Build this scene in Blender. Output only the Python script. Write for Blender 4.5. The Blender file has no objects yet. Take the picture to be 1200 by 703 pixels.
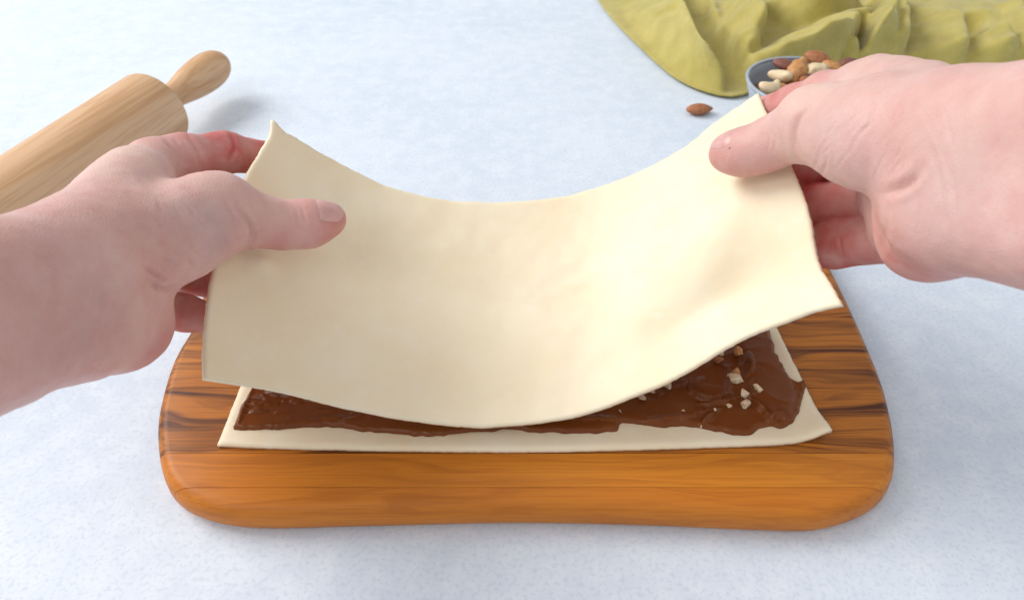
import bpy, bmesh, math, random
import numpy as np
from mathutils import Vector, Matrix

random.seed(7); RNG = np.random.default_rng(7)
S = bpy.context.scene
C = S.collection

# ------------------------------------------------------------------ camera
F = 850.0                       # focal length in photograph pixels (1200 wide)
PITCH = math.radians(41.5)
BT = 0.0185                      # board thickness
CAM = np.array([0.0, 0.0, BT + 0.30])
FW = np.array([0, math.cos(PITCH), -math.sin(PITCH)])
UP = np.array([0, math.sin(PITCH), math.cos(PITCH)])
RT = np.array([1.0, 0, 0])
cd = bpy.data.cameras.new('camera'); cam = bpy.data.objects.new('camera', cd); C.objects.link(cam)
cam.location = CAM; cam.rotation_euler = (math.pi/2 - PITCH, 0, 0)
cd.sensor_width = 36; cd.lens = F/1200*36; cd.clip_start = 0.01; cd.clip_end = 50
cd.dof.use_dof = True; cd.dof.focus_distance = 0.37; cd.dof.aperture_fstop = 14
S.camera = cam

# ------------------------------------------------------------------ light
w = bpy.data.worlds.new('World'); S.world = w; w.use_nodes = True
w.node_tree.nodes['Background'].inputs[0].default_value = (0.955, 0.975, 1.0, 1)
w.node_tree.nodes['Background'].inputs[1].default_value = 0.59
def area(name, loc, tgt, sx, sy, power, col):
    l = bpy.data.lights.new(name, 'AREA'); l.shape = 'RECTANGLE'; l.size = sx; l.size_y = sy
    l.energy = power; l.color = col
    o = bpy.data.objects.new(name, l); C.objects.link(o); o.location = loc
    o.rotation_euler = (Vector(tgt)-Vector(loc)).to_track_quat('-Z', 'Y').to_euler()
    return o
area('window_light', (-2.7, 1.55, 2.3), (0.0, 0.4, 0.05), 2.2, 2.0, 112, (1.0, 0.985, 0.96))
area('front_fill', (-1.3, -1.0, 1.9), (0.05, 0.3, 0.05), 1.6, 1.2, 16, (1.0, 0.98, 0.95))  # added soft fill from the front left to brighten board and dough, no known source
S.view_settings.view_transform = 'Standard'; S.view_settings.look = 'None'
S.view_settings.exposure = 0.04; S.view_settings.gamma = 1.0
S.view_settings.use_curve_mapping = False
S.render.engine = 'CYCLES'; S.cycles.use_denoising = True

# ------------------------------------------------------------------ helpers
def P(px, py, z):               # photo pixel + distance along the optical axis -> world point
    return CAM + z*(FW + RT*(px-600)/F + UP*(351.5-py)/F)
def G(px, py, h):               # photo pixel on the horizontal plane of height h
    d = FW + RT*(px-600)/F + UP*(351.5-py)/F
    return CAM + d*((h-CAM[2])/d[2])
def proj(V):
    q = V-CAM; z = q@FW
    return 600+F*(q@RT)/z, 351.5-F*(q@UP)/z, z
def spline(keys, n):            # natural-ish Catmull-Rom through keys, even in arc length
    K = np.array(keys, float); pts = []
    Kp = np.vstack([2*K[0]-K[1], K, 2*K[-1]-K[-2]])
    for i in range(1, len(Kp)-2):
        t = np.linspace(0, 1, 24, endpoint=False)[:, None]
        a, b, c, d = Kp[i-1], Kp[i], Kp[i+1], Kp[i+2]
        pts.append(0.5*((2*b)+(-a+c)*t+(2*a-5*b+4*c-d)*t*t+(-a+3*b-3*c+d)*t**3))
    pts = np.vstack(pts+[K[-1:]])
    s = np.concatenate([[0], np.cumsum(np.linalg.norm(np.diff(pts, axis=0), axis=1))])
    u = np.linspace(0, s[-1], n)
    return np.stack([np.interp(u, s, pts[:, k]) for k in range(K.shape[1])], 1)

def tag(o, label, cat, group=None, kind=None):
    if label: o['label'] = label
    if cat: o['category'] = cat
    if group: o['group'] = group
    if kind: o['kind'] = kind
    return o
def mesh_obj(name, verts, faces, m, parent=None, smooth=True):
    me = bpy.data.meshes.new(name); verts = np.asarray(verts, np.float32)
    if isinstance(faces, np.ndarray):
        nf, k = faces.shape
        me.vertices.add(len(verts)); me.vertices.foreach_set('co', verts.ravel())
        me.loops.add(nf*k); me.loops.foreach_set('vertex_index', faces.astype(np.int32).ravel())
        me.polygons.add(nf); me.polygons.foreach_set('loop_start', np.arange(0, nf*k, k, dtype=np.int32))
        me.update(calc_edges=True)
    else:
        me.from_pydata([tuple(map(float, v)) for v in verts], [], [tuple(map(int, f)) for f in faces])
        me.update()
    me.validate()
    if smooth: me.polygons.foreach_set('use_smooth', [True]*len(me.polygons))
    me.materials.append(m)
    o = bpy.data.objects.new(name, me); C.objects.link(o)
    if parent: o.parent = parent
    return o
def empty(name, loc=(0, 0, 0)):
    o = bpy.data.objects.new(name, None); C.objects.link(o); o.location = loc; o.empty_display_size = 0.02
    return o
def grid_faces(nu, nv, off=0, flip=False):
    i, j = np.meshgrid(np.arange(nu-1), np.arange(nv-1), indexing='ij')
    a = off+i*nv+j
    q = np.stack([a, a+nv, a+nv+1, a+1], -1).reshape(-1, 4)
    return q[:, ::-1] if flip else q
def slab(top, bot, nu, nv):     # two grids (nu*nv,3) closed by side walls
    N = nu*nv
    f = [grid_faces(nu, nv), grid_faces(nu, nv, N, True)]
    loop = [i*nv for i in range(nu)]+[(nu-1)*nv+j for j in range(1, nv)]+\
           [i*nv+nv-1 for i in range(nu-2, -1, -1)]+[j for j in range(nv-2, 0, -1)]
    L = np.array(loop); R = np.roll(L, -1)
    f.append(np.stack([L, L+N, R+N, R], 1))
    return np.vstack([top, bot]), np.vstack(f)
# value noise (numpy) for shapes
def vnoise(p, seed=0):
    p = np.asarray(p, float); pi = np.floor(p).astype(np.int64); pf = p-pi; pf = pf*pf*(3-2*pf)
    def h(ix):
        n = ix[..., 0]*374761393+ix[..., 1]*668265263+(ix[..., 2] if ix.shape[-1] > 2 else 0)*2147483647+seed*1274126177
        n = (n ^ (n >> 13))*1274126177; n = n ^ (n >> 16)
        return (n & 0xffff)/32767.5-1
    D = p.shape[-1]; out = 0
    for k in range(2**D):
        o = np.array([(k >> d) & 1 for d in range(D)])
        wgt = np.prod(np.where(o, pf, 1-pf), axis=-1)
        out = out+wgt*h(pi+o)
    return out
def fbm(p, seed=0, oct=4):
    p = np.asarray(p, float); a = 1; s = 0
    for k in range(oct):
        s = s+a*vnoise(p*2**k, seed+k); a *= .5
    return s
def sd_poly(Q, poly):           # signed distance to polygon (negative inside), 2D
    poly = np.asarray(poly); d = np.full(len(Q), 1e9); ins = np.zeros(len(Q), bool)
    for a, b in zip(poly, np.roll(poly, -1, 0)):
        e = b-a; wv = Q-a
        t = np.clip((wv@e)/(e@e+1e-18), 0, 1)
        d = np.minimum(d, np.linalg.norm(wv-t[:, None]*e, axis=1))
        c = ((a[1] > Q[:, 1]) != (b[1] > Q[:, 1]))
        with np.errstate(divide='ignore', invalid='ignore'):
            x = a[0]+(Q[:, 1]-a[1])*(b[0]-a[0])/(b[1]-a[1])
        ins ^= c & (Q[:, 0] < x)
    return np.where(ins, -d, d)
def d_line(Q, pl):              # distance to a polyline and its parameter 0..1
    pl = np.asarray(pl, float); best = np.full(len(Q), 1e9); par = np.zeros(len(Q)); n = len(pl)-1
    for i in range(n):
        a, b = pl[i], pl[i+1]; e = b-a; wv = Q-a
        t = np.clip((wv@e)/(e@e+1e-18), 0, 1); d = np.linalg.norm(wv-t[:, None]*e, axis=1)
        m = d < best; best[m] = d[m]; par[m] = (i+t[m])/n
    return best, par

def snap(V2, bidx, poly):       # pull border vertices on to the outline
    q = V2[bidx]; best = np.full(len(q), 1e9); res = q.copy()
    for a, b in zip(poly, np.roll(poly, -1, 0)):
        e = b-a; t = np.clip(((q-a)@e)/(e@e+1e-18), 0, 1); c = a+t[:, None]*e; d = np.linalg.norm(q-c, axis=1)
        m = d < best; best[m] = d[m]; res[m] = c[m]
    V2[bidx] = res
def border(fq):
    e = np.concatenate([np.stack([fq[:, k], fq[:, (k+1) % 4]], 1) for k in range(4)])
    key = e.min(1).astype(np.int64)*10**8+e.max(1); uq, first, cnt = np.unique(key, return_index=True, return_counts=True)
    return e[first[cnt == 1]]
# ------------------------------------------------------------------ materials
class M:
    def __init__(s, name):
        s.m = bpy.data.materials.new(name); s.m.use_nodes = True; s.t = s.m.node_tree
        s.b = s.t.nodes['Principled BSDF']; s.tc = None
    def n(s, kind, **kw):
        x = s.t.nodes.new(kind)
        for k, v in kw.items():
            if k in x.inputs.keys(): x.inputs[k].default_value = v
            else: setattr(x, k, v)
        return x
    def l(s, a, b): s.t.links.new(a, b)
    def set(s, **kw):
        for k, v in kw.items(): s.b.inputs[k.replace('_', ' ')].default_value = v
        return s
    def coord(s, scale=(1, 1, 1), rot=(0, 0, 0), out='Object', loc=(0, 0, 0)):
        tc = s.n('ShaderNodeTexCoord'); mp = s.n('ShaderNodeMapping')
        mp.inputs['Scale'].default_value = scale; mp.inputs['Rotation'].default_value = rot; mp.inputs['Location'].default_value = loc
        s.l(tc.outputs[out], mp.inputs[0]); return mp.outputs[0]
    def noise(s, co, scale, detail=4, rough=.55, dist=0.0):
        x = s.n('ShaderNodeTexNoise'); x.inputs['Scale'].default_value = scale; x.inputs['Detail'].default_value = detail
        x.inputs['Roughness'].default_value = rough; x.inputs['Distortion'].default_value = dist
        s.l(co, x.inputs['Vector']); return x.outputs['Fac']
    def ramp(s, fac, stops):
        x = s.n('ShaderNodeValToRGB'); e = x.color_ramp.elements
        while len(e) < len(stops): e.new(0.5)
        for el, (p, c) in zip(e, stops):
            el.position = p; el.color = (*c, 1) if len(c) == 3 else c
        s.l(fac, x.inputs[0]); return x.outputs[0]
    def mix(s, fac, a, b, mode='MIX'):
        x = s.n('ShaderNodeMix', data_type='RGBA', blend_type=mode)
        for v, i in ((fac, 0), (a, 6), (b, 7)):
            if hasattr(v, 'links'): s.l(v, x.inputs[i])
            else: x.inputs[i].default_value = v if i == 0 else (*v, 1)
        return x.outputs[2]
    def math(s, op, a, b=0.0):
        x = s.n('ShaderNodeMath', operation=op)
        for v, i in ((a, 0), (b, 1)):
            if hasattr(v, 'links'): s.l(v, x.inputs[i])
            else: x.inputs[i].default_value = v
        return x.outputs[0]
    def attr(s, name):
        x = s.n('ShaderNodeAttribute'); x.attribute_name = name; return x.outputs['Fac']
    def bump(s, h, strength=.3, dist=.001, prev=None):
        x = s.n('ShaderNodeBump'); x.inputs['Strength'].default_value = strength; x.inputs['Distance'].default_value = dist
        s.l(h, x.inputs['Height'])
        if prev: s.l(prev, x.inputs['Normal'])
        s.l(x.outputs[0], s.b.inputs['Normal']); return x.outputs[0]
    def col(s, c): s.l(c, s.b.inputs['Base Color']); return s

def mat_table():
    k = M('painted_table'); co = k.coord()
    a = k.noise(co, 5, 6, .6); b = k.noise(co, 60, 5, .65); g = k.noise(co, 420, 3, .6)
    c = k.ramp(a, [(.32, (.60, .675, .78)), (.68, (.70, .765, .85))])
    c = k.mix(k.ramp(b, [(.42, (0, 0, 0)), (.66, (.5, .5, .5))]), c, (.78, .83, .895))
    c = k.mix(k.ramp(g, [(.36, (.42, .42, .42)), (.5, (0, 0, 0))]), c, (.50, .57, .67))
    k.col(c); k.set(Roughness=.62); k.b.inputs['Specular IOR Level'].default_value = .3
    k.bump(b, .12, .001, k.bump(g, .15, .0006)); return k.m
def mat_pastry():
    k = M('raw_pastry'); co = k.coord()
    a = k.noise(co, 22, 5, .6); g = k.noise(co, 500, 3, .7); b = k.noise(co, 110, 4, .7)
    c = k.ramp(a, [(.3, (.84, .715, .505)), (.72, (.875, .785, .61))])
    c = k.mix(k.ramp(b, [(.54, (0, 0, 0)), (.74, (.32, .32, .32))]), c, (.90, .84, .72))
    k.col(c); k.set(Roughness=.55); k.b.inputs['Subsurface Weight'].default_value = .25
    k.b.inputs['Subsurface Radius'].default_value = (1, .8, .5); k.b.inputs['Subsurface Scale'].default_value = .003
    k.b.inputs['Specular IOR Level'].default_value = .35
    k.bump(a, .10, .004, k.bump(b, .10, .0008, k.bump(g, .10, .0003))); return k.m
def mat_choc():
    k = M('chocolate_spread'); co = k.coord()
    a = k.noise(co, 30, 4, .55); g = k.noise(co, 300, 3, .6)
    k.col(k.ramp(a, [(.3, (.150, .040, .0075)), (.7, (.200, .057, .0115))]))
    k.set(Roughness=.27); k.b.inputs['Specular IOR Level'].default_value = .25
    k.bump(a, .25, .002, k.bump(g, .08, .0004)); return k.m
def mat_wood(name, light, mid, dark, streak, off, rough=.42):
    k = M(name); co = k.coord((6, 160, 160), loc=(off*3.1, off*17.3, off)); cw = k.coord((3, 14, 14), loc=(off, off*2, 0))
    wv = k.noise(cw, 1.3, 3, .5); 
    v = k.n('ShaderNodeVectorMath', operation='ADD'); sc = k.n('ShaderNodeCombineXYZ')
    k.l(k.math('MULTIPLY', wv, 16.0), sc.inputs[1]); k.l(co, v.inputs[0]); k.l(sc.outputs[0], v.inputs[1])
    a = k.noise(v.outputs[0], 1.0, 4, .55); f = k.noise(k.coord((25, 900, 900)), 1.0, 2, .5)
    c = k.ramp(k.noise(cw, 1.0, 4, .6), [(.3, mid), (.7, light)])
    c = k.mix(k.ramp(a, [(.50-streak*.16, (1, 1, 1)), (.58-streak*.02, (0, 0, 0))] if streak > .3 else [(.36, (.45, .45, .45)), (.52, (0, 0, 0))]), c, dark)
    c = k.mix(k.ramp(f, [(.35, (.28, .28, .28)), (.55, (0, 0, 0))]), c, dark)
    k.col(c); k.set(Roughness=rough); k.b.inputs['Specular IOR Level'].default_value = .27
    k.bump(f, .08, .0004); return k.m
def mat_pin():
    k = M('beech_wood'); co = k.coord((26, 26, 2.2)); a = k.noise(co, 1.0, 3, .5, .6)
    c = k.ramp(a, [(.25, (.54, .29, .135)), (.42, (.67, .43, .245)), (.46, (.58, .335, .17)), (.50, (.69, .455, .27)), (.75, (.74, .52, .335))])
    f = k.noise(k.coord((420, 420, 18)), 1.0, 2)
    c = k.mix(k.ramp(f, [(.36, (.3, .3, .3)), (.52, (0, 0, 0))]), c, (.42, .22, .09))
    k.col(c); k.set(Roughness=.5); k.b.inputs['Specular IOR Level'].default_value = .35; k.bump(f, .06, .0004); return k.m
def mat_cloth():
    k = M('olive_linen'); co = k.coord()
    w1 = k.n('ShaderNodeTexWave', wave_type='BANDS', bands_direction='X'); w1.inputs['Scale'].default_value = 260; w1.inputs['Distortion'].default_value = 1.5
    w2 = k.n('ShaderNodeTexWave', wave_type='BANDS', bands_direction='Y'); w2.inputs['Scale'].default_value = 260; w2.inputs['Distortion'].default_value = 1.5
    k.l(co, w1.inputs[0]); k.l(co, w2.inputs[0])
    wv = k.math('MULTIPLY', w1.outputs['Fac'], w2.outputs['Fac'])
    a = k.noise(co, 40, 5, .65)
    c = k.ramp(a, [(.3, (.425, .355, .095)), (.7, (.545, .465, .15))])
    k.col(k.mix(k.math('MULTIPLY', wv, .25), c, (.30, .25, .05)))
    k.set(Roughness=.9); k.b.inputs['Sheen Weight'].default_value = .25; k.b.inputs['Specular IOR Level'].default_value = .15
    k.bump(wv, .35, .0006, k.bump(a, .15, .002)); return k.m
def mat_skin():
    k = M('skin'); co = k.coord()
    a = k.noise(co, 38, 4, .6); b = k.noise(co, 160, 4, .65); fine = k.noise(co, 900, 3, .6)
    vo = k.n('ShaderNodeTexVoronoi', feature='DISTANCE_TO_EDGE'); vo.inputs['Scale'].default_value = 750
    k.l(co, vo.inputs['Vector'])
    base = k.ramp(a, [(.3, (.60, .33, .295)), (.7, (.695, .45, .41))])
    c = k.mix(k.ramp(b, [(.45, (0, 0, 0)), (.75, (.30, .30, .30))]), base, (.60, .255, .235))
    c = k.mix(k.attr('pink'), c, (.52, .10, .09))  # flesh pink, deepened to paint shade and light glow into fingers under the sheet
    c = k.mix(k.attr('vein'), c, (.43, .33, .34))
    c = k.mix(k.attr('pale'), c, (.70, .49, .415))
    k.col(c); k.set(Roughness=.48); k.b.inputs['Specular IOR Level'].default_value = .32
    k.b.inputs['Subsurface Weight'].default_value = .25; k.b.inputs['Subsurface Radius'].default_value = (1, .38, .22)
    k.b.inputs['Subsurface Scale'].default_value = .0045
    n1 = k.bump(b, .16, .0012); n2 = k.bump(vo.outputs['Distance'], .30, .0008, n1); k.bump(fine, .15, .0004, n2)
    return k.m
def mat_simple(name, c1, c2, rough=.5, scale=120, sss=0.0, metal=0.0, bump=.2):
    k = M(name); co = k.coord(); a = k.noise(co, scale, 4, .6)
    k.col(k.ramp(a, [(.35, c1), (.65, c2)])); k.set(Roughness=rough, Metallic=metal)
    if sss:
        k.b.inputs['Subsurface Weight'].default_value = sss; k.b.inputs['Subsurface Scale'].default_value = .002
    if bump: k.bump(a, bump, .001)
    return k.m

MT, MP_, MC = mat_table(), mat_pastry(), mat_choc()
MPIN, MCL, MS = mat_pin(), mat_cloth(), mat_skin()

# ------------------------------------------------------------------ table
n = 2
tb = mesh_obj('table_top', [(-2, -1.2, 0), (2, -1.2, 0), (2, 3.2, 0), (-2, 3.2, 0), (-2, -1.2, -.03), (2, -1.2, -.03), (2, 3.2, -.03), (-2, 3.2, -.03)],
              [(0, 1, 2, 3), (7, 6, 5, 4), (0, 4, 5, 1), (1, 5, 6, 2), (2, 6, 7, 3), (3, 7, 4, 0)], MT, smooth=False)
tag(tb, None, None, kind='structure')

# ------------------------------------------------------------------ chopping board (planks glued side by side)
sil = [(225, 395), (205, 430), (191, 475), (186, 512), (191, 556), (208, 588), (240, 609), (300, 619), (420, 617), (600, 613),
       (760, 616), (900, 622), (960, 621), (1010, 605), (1038, 578), (1047, 540), (1041, 490), (1024, 435), (985, 347)]
ol = []
for (x, y) in sil:
    hgt = .010 if y < 570 else .005 if y > 600 else .007
    ol.append(G(x, y, hgt)[:2])
back = [G(955, 285, .014)[:2], G(922, 260, .014)[:2], G(870, 250, .014)[:2], G(600, 241, .014)[:2], G(330, 250, .014)[:2], G(288, 262, .014)[:2], G(258, 290, .014)[:2]]
ol = np.array(ol+back)
out = spline(np.vstack([ol, ol[:1]]), 241)[:-1]
cen = out.mean(0)
# outline normals (pointing out)
tn = np.roll(out, -1, 0)-np.roll(out, 1, 0); tn /= np.linalg.norm(tn, axis=1)[:, None]
on = np.stack([tn[:, 1], -tn[:, 0]], 1)
if ((out-cen)*on).sum() < 0: on = -on
prof = [(-.010, .0), (-.0045, .0006), (-.0015, .0030), (0, .0065), (-.0002, .0100)]
for a in np.linspace(12, 90, 8): prof.append((-.0002-.0070*(1-math.cos(math.radians(a))), .0100+(BT-.0100)*math.sin(math.radians(a))))
prof.append((-.02, BT))
rings = [np.column_stack([out+on*o_, np.full(len(out), z_)]) for o_, z_ in prof]
NV = len(out); V = np.vstack(rings); fs = []
for r in range(len(rings)-1):
    a = np.arange(NV)+r*NV; b = np.roll(np.arange(NV), -1)+r*NV
    fs += np.stack([a, b, b+NV, a+NV], 1).tolist()
fs.append(list(range(NV))[::-1]); fs.append([(len(rings)-1)*NV+i for i in range(NV)])
bmb = bmesh.new()
bv = [bmb.verts.new(v) for v in V]
for f in fs: bmb.faces.new([bv[i] for i in f])
bmesh.ops.recalc_face_normals(bmb, faces=bmb.faces)
yj = [G(600, y, BT)[1] for y in (571, 531, 455, 372, 300)]
cuts = [-9]+yj+[9]
woods = [mat_wood('board_edge_plank', (.60, .21, .022), (.52, .165, .016), (.33, .09, .011), 0.1, 1.0),
         mat_wood('board_front_plank', (.64, .235, .024), (.55, .18, .017), (.34, .095, .011), 0.1, 2.3),
         mat_wood('board_streaked_plank', (.52, .18, .022), (.40, .125, .014), (.085, .022, .006), 1.0, 3.7),
         mat_wood('board_banded_plank', (.54, .19, .024), (.40, .125, .015), (.095, .026, .007), .9, 5.2)]
board = empty('chopping_board', (float(cen[0]), float(cen[1]), 0))
tag(board, 'thick rounded wooden chopping board with dark streaked grain under the pastry', 'chopping board')
for i in range(len(cuts)-1):
    b2 = bmb.copy(); lo, hi = cuts[i]+.00012, cuts[i+1]-.00012
    for co_, no_ in (((0, lo, 0), (0, -1, 0)), ((0, hi, 0), (0, 1, 0))):
        bmesh.ops.bisect_plane(b2, geom=b2.verts[:]+b2.edges[:]+b2.faces[:], plane_co=co_, plane_no=no_, clear_outer=True)
        ed = [e for e in b2.edges if e.is_boundary]
        if ed: bmesh.ops.holes_fill(b2, edges=ed, sides=0)
    me = bpy.data.meshes.new('plank'); b2.to_mesh(me); b2.free()
    me.polygons.foreach_set('use_smooth', [True]*len(me.polygons)); me.materials.append(woods[min(i, 2) if i != 3 else 3])
    try: me.set_sharp_from_angle(angle=math.radians(38))
    except Exception: pass
    o = bpy.data.objects.new('plank', me); C.objects.link(o); o.parent = board; o.location = (-cen[0], -cen[1], 0)
bmb.free()

# ------------------------------------------------------------------ lower pastry sheet
PT = .0032
fr = spline([G(x, y, BT+PT*.5) for x, y in [(255, 522), (330, 525), (420, 527), (520, 528.5), (600, 529), (680, 528), (760, 526), (850, 523), (920, 520), (971, 513)]], 161)
bk = spline([G(x, y, BT+PT*.5) for x, y in [(330, 335), (450, 333), (600, 332), (760, 333), (884, 334)]], 161)
lf_mid = G(283, 455, BT)-(G(255, 522, BT)*.55+G(330, 335, BT)*.45); rt_mid = G(907, 382, BT)-(G(971, 513, BT)*.3+G(884, 334, BT)*.7)
nu, nv = 161, 81
u = np.linspace(0, 1, nu)[:, None]; v = np.linspace(0, 1, nv)[None, :]
top = fr[:, None, :]*(1-v[..., None])+bk[:, None, :]*v[..., None]
q2 = top[..., :2].reshape(-1, 2)
lift = .0045*np.exp(-((1-u)/.035)**2-(v/.10)**2)+.0012*np.exp(-((1-u)/.02)**2)*np.ones_like(v)
hz = .00025*fbm(q2*60, 3).reshape(nu, nv)+lift
top = top.copy(); top[..., 2] = BT+PT+.0002+hz
edge = np.minimum(np.minimum(u, 1-u)*.31, np.minimum(v, 1-v)*.14)
top[..., 2] -= .0012*np.exp(-(edge/.0012)**2)
jit = np.stack([vnoise(q2*700, 11), vnoise(q2*700, 12)], -1).reshape(nu, nv, 2)*.00018*np.exp(-(edge/.001)**2)[..., None]
top[..., :2] += jit
bot = top.copy(); bot[..., 2] = BT+.0004+lift*.9
vv, ff = slab(top.reshape(-1, 3), bot.reshape(-1, 3), nu, nv)
o = mesh_obj('pastry_sheet', vv, ff[:, ::-1], MP_); tag(o, 'flat lower pastry sheet on the board, spread with chocolate', 'pastry', 'pastry sheets')

# ------------------------------------------------------------------ chocolate spread
cpx = [(299, 440), (292, 462), (282, 476), (276, 494), (274, 503), (290, 504), (310, 503), (341, 502), (372, 500), (395, 500.5), (418, 505), (440, 506), (464, 508),
       (490, 511), (510, 511), (536, 508), (556, 506), (580, 505.5), (586, 503.5), (596, 503.5), (609, 504), (625, 507), (647, 506), (663, 508), (679, 507), (700, 508), (711, 506), (723, 505),
       (727, 496.5), (752, 497.5), (777, 501), (792, 499), (806, 500), (828, 503), (853, 508), (870, 511), (879, 510), (885, 505), (891, 502), (901, 499.5), (910, 502), (917, 501.5), (928, 496), (933, 488), (937, 481),
       (939, 470), (942, 462), (944, 452), (940, 446), (933, 450), (928, 446), (923, 440), (915, 428), (910, 418), (908, 408), (904, 396), (899, 380), (890, 360), (874, 346),
       (800, 344), (700, 346), (600, 343), (500, 345), (420, 344), (345, 347), (325, 380)]
CH = BT+PT+.0005
cp = np.array([G(x, y, CH)[:2] for x, y in cpx])
x0, y0 = cp.min(0)-.003; x1, y1 = cp.max(0)+.003; st = .00075
gx = np.arange(x0, x1, st); gy = np.arange(y0, y1, st)
XX, YY = np.meshgrid(gx, gy, indexing='ij'); Q = np.stack([XX.ravel(), YY.ravel()], 1)
cp = spline(np.vstack([cp, cp[:1]]), 420)[:-1]; cp = cp+.0005*np.stack([fbm(cp*260, 5, 3), fbm(cp*260, 9, 3)], 1)
sd = sd_poly(Q, cp)
hgt = .0017*np.clip(-sd/.0022, 0, 1)**.5
wp = Q+.006*np.stack([fbm(Q*28, 21, 2), fbm(Q*28, 22, 2)], 1)
rid = 1-np.abs(vnoise(wp*np.array([40, 85]), 31)); hgt += .00045*(rid**4)+.00010*fbm(Q*130, 33, 3)
inn = np.clip(-sd/.003, 0, 1)
def c8(x, y): return G(600+x/3.158, 380+y/3.158, CH+.001)[:2]
def ridge(pts, hh, ww, wobble=.0009):
    global hgt
    pl = np.array([c8(*p) for p in pts]); pl = spline(pl, 24)
    d, t = d_line(Q+wobble*np.stack([fbm(Q*300, 41, 2), fbm(Q*300, 42, 2)], 1), pl)
    hgt = hgt+inn*2.3*hh*np.exp(-(d/ww)**2)*(np.sin(np.pi*np.clip(t, .03, .97))**.5)
for pts, hh, ww in [([(640, 215), (660, 255), (700, 278), (750, 285), (805, 262)], .0021, .0011), ([(690, 300), (760, 300), (830, 285), (900, 262)], .0016, .0009),
                    ([(870, 275), (905, 305), (935, 340), (958, 375)], .0022, .0010), ([(955, 372), (965, 350), (990, 342), (1020, 360)], .0021, .0010),
                    ([(620, 348), (690, 335), (765, 318)], .0014, .0008), ([(690, 380), (725, 350), (760, 326)], .0016, .0010), ([(875, 120), (880, 165), (862, 205)], .0013, .0010),
                    ([(960, 60), (985, 130), (1020, 190), (1060, 225)], .0012, .0012), ([(1050, 215), (1080, 225), (1075, 290), (1045, 350)], .0022, .0014),
                    ([(560, 240), (640, 225), (700, 205)], .0013, .0009), ([(790, 160), (800, 215), (790, 260)], .0012, .0011), ([(440, 372), (560, 352), (660, 356)], .0007, .0012),
                    ([(520, 265), (545, 262), (560, 250)], .0013, .0007), ([(200, 360), (300, 350), (420, 352)], .0006, .0011)]:
    ridge(pts, hh, ww)
def c6(x, y): return G(180+x/2.609, 380+y/2.609, CH+.001)[:2]
for k in range(34):
    c = c6(random.uniform(255, 640), random.uniform(200, 320)); a = random.uniform(-.5, .5); L = random.uniform(.0015, .006)
    pl = np.array([c-np.array([math.cos(a), math.sin(a)])*L, c+np.array([math.cos(a), math.sin(a)])*L])
    d, t = d_line(Q, pl); hgt = hgt+inn*random.choice([-.0009, .0008, .0011])*np.exp(-(d/.0009)**2)
for pts in ([(345, 198), (420, 225), (560, 248)], [(300, 200), (280, 250), (262, 300)]):
    pl = spline(np.array([c6(*p) for p in pts]), 16); d, t = d_line(Q, pl); hgt = hgt+inn*.0018*np.exp(-(d/.0014)**2)
# flat knife-smoothed plateau on the right
pla = np.array([c8(*p) for p in [(800, 40), (940, 20), (1000, 150), (1045, 250), (1030, 340), (960, 350), (890, 270), (880, 180), (860, 110)]])
sp = sd_poly(Q, pla); hgt = hgt+inn*.0017*(1/(1+np.exp(sp/.0005)))
hgt = np.maximum(hgt, 0)
keep = (sd < 0).reshape(XX.shape); idx = -np.ones(XX.shape, int)
cell = keep[:-1, :-1] & keep[1:, :-1] & keep[1:, 1:] & keep[:-1, 1:]
use = np.zeros(XX.shape, bool); use[:-1, :-1] |= cell; use[1:, :-1] |= cell; use[1:, 1:] |= cell; use[:-1, 1:] |= cell
idx[use] = np.arange(use.sum()); ci, cj = np.nonzero(cell)
fq = np.stack([idx[ci, cj], idx[ci+1, cj], idx[ci+1, cj+1], idx[ci, cj+1]], 1)
zz = (CH+.0002+hgt).reshape(XX.shape)
Zsm = zz.copy()
choc_V = np.stack([XX[use], YY[use], Zsm[use]], 1)
be = border(fq); bi = np.unique(be); V2 = choc_V[:, :2].copy(); snap(V2, bi, cp); choc_V[:, :2] = V2
choc_V[bi, 2] = CH+.0003
Nn = len(choc_V); choc_B = choc_V.copy(); choc_B[:, 2] = CH-.0008
side = np.stack([be[:, 0], be[:, 0]+Nn, be[:, 1]+Nn, be[:, 1]], 1)
o = mesh_obj('chocolate_spread', np.vstack([choc_V, choc_B]), np.vstack([fq, fq[:, ::-1]+Nn, side]), MC)
tag(o, 'glossy dark chocolate spread with knife swirls on the lower pastry sheet', 'chocolate spread')
def choc_h(p):
    i = int(round((p[0]-x0)/st)); j = int(round((p[1]-y0)/st))
    return float(zz[np.clip(i, 0, zz.shape[0]-1), np.clip(j, 0, zz.shape[1]-1)])

# ------------------------------------------------------------------ upper pastry sheet, sagging between the hands
fk = [(240, 443, .073), (300, 452.5, .058), (360, 465, .045), (420, 480, .0345), (480, 491, .026), (540, 497, .0205), (580, 498, .0185), (640, 492, .020), (700, 479, .0255),
      (760, 456, .0365), (820, 424, .0515), (880, 391, .069), (930, 372, .084), (985, 357, .0995)]
bkk = [(325, 150, .118), (360, 169, .1035), (400, 192, .0875), (450, 217, .072), (500, 231, .063), (550, 236, .059), (600, 236, .058), (650, 231, .060), (700, 219, .066),
       (750, 200, .0775), (800, 172, .094), (850, 133, .114), (888, 108, .128)]
nu, nv = 181, 91
ssv = lambda x: x*x*(3-2*x)
Fc = spline([G(x, y, BT+h) for x, y, h in fk], nu); Bc = spline([G(x, y, BT+h) for x, y, h in bkk], nu)
u = np.linspace(0, 1, nu)[:, None, None]; v = np.linspace(0, 1, nv)[None, :, None]   # v: 0 back, 1 front
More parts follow.
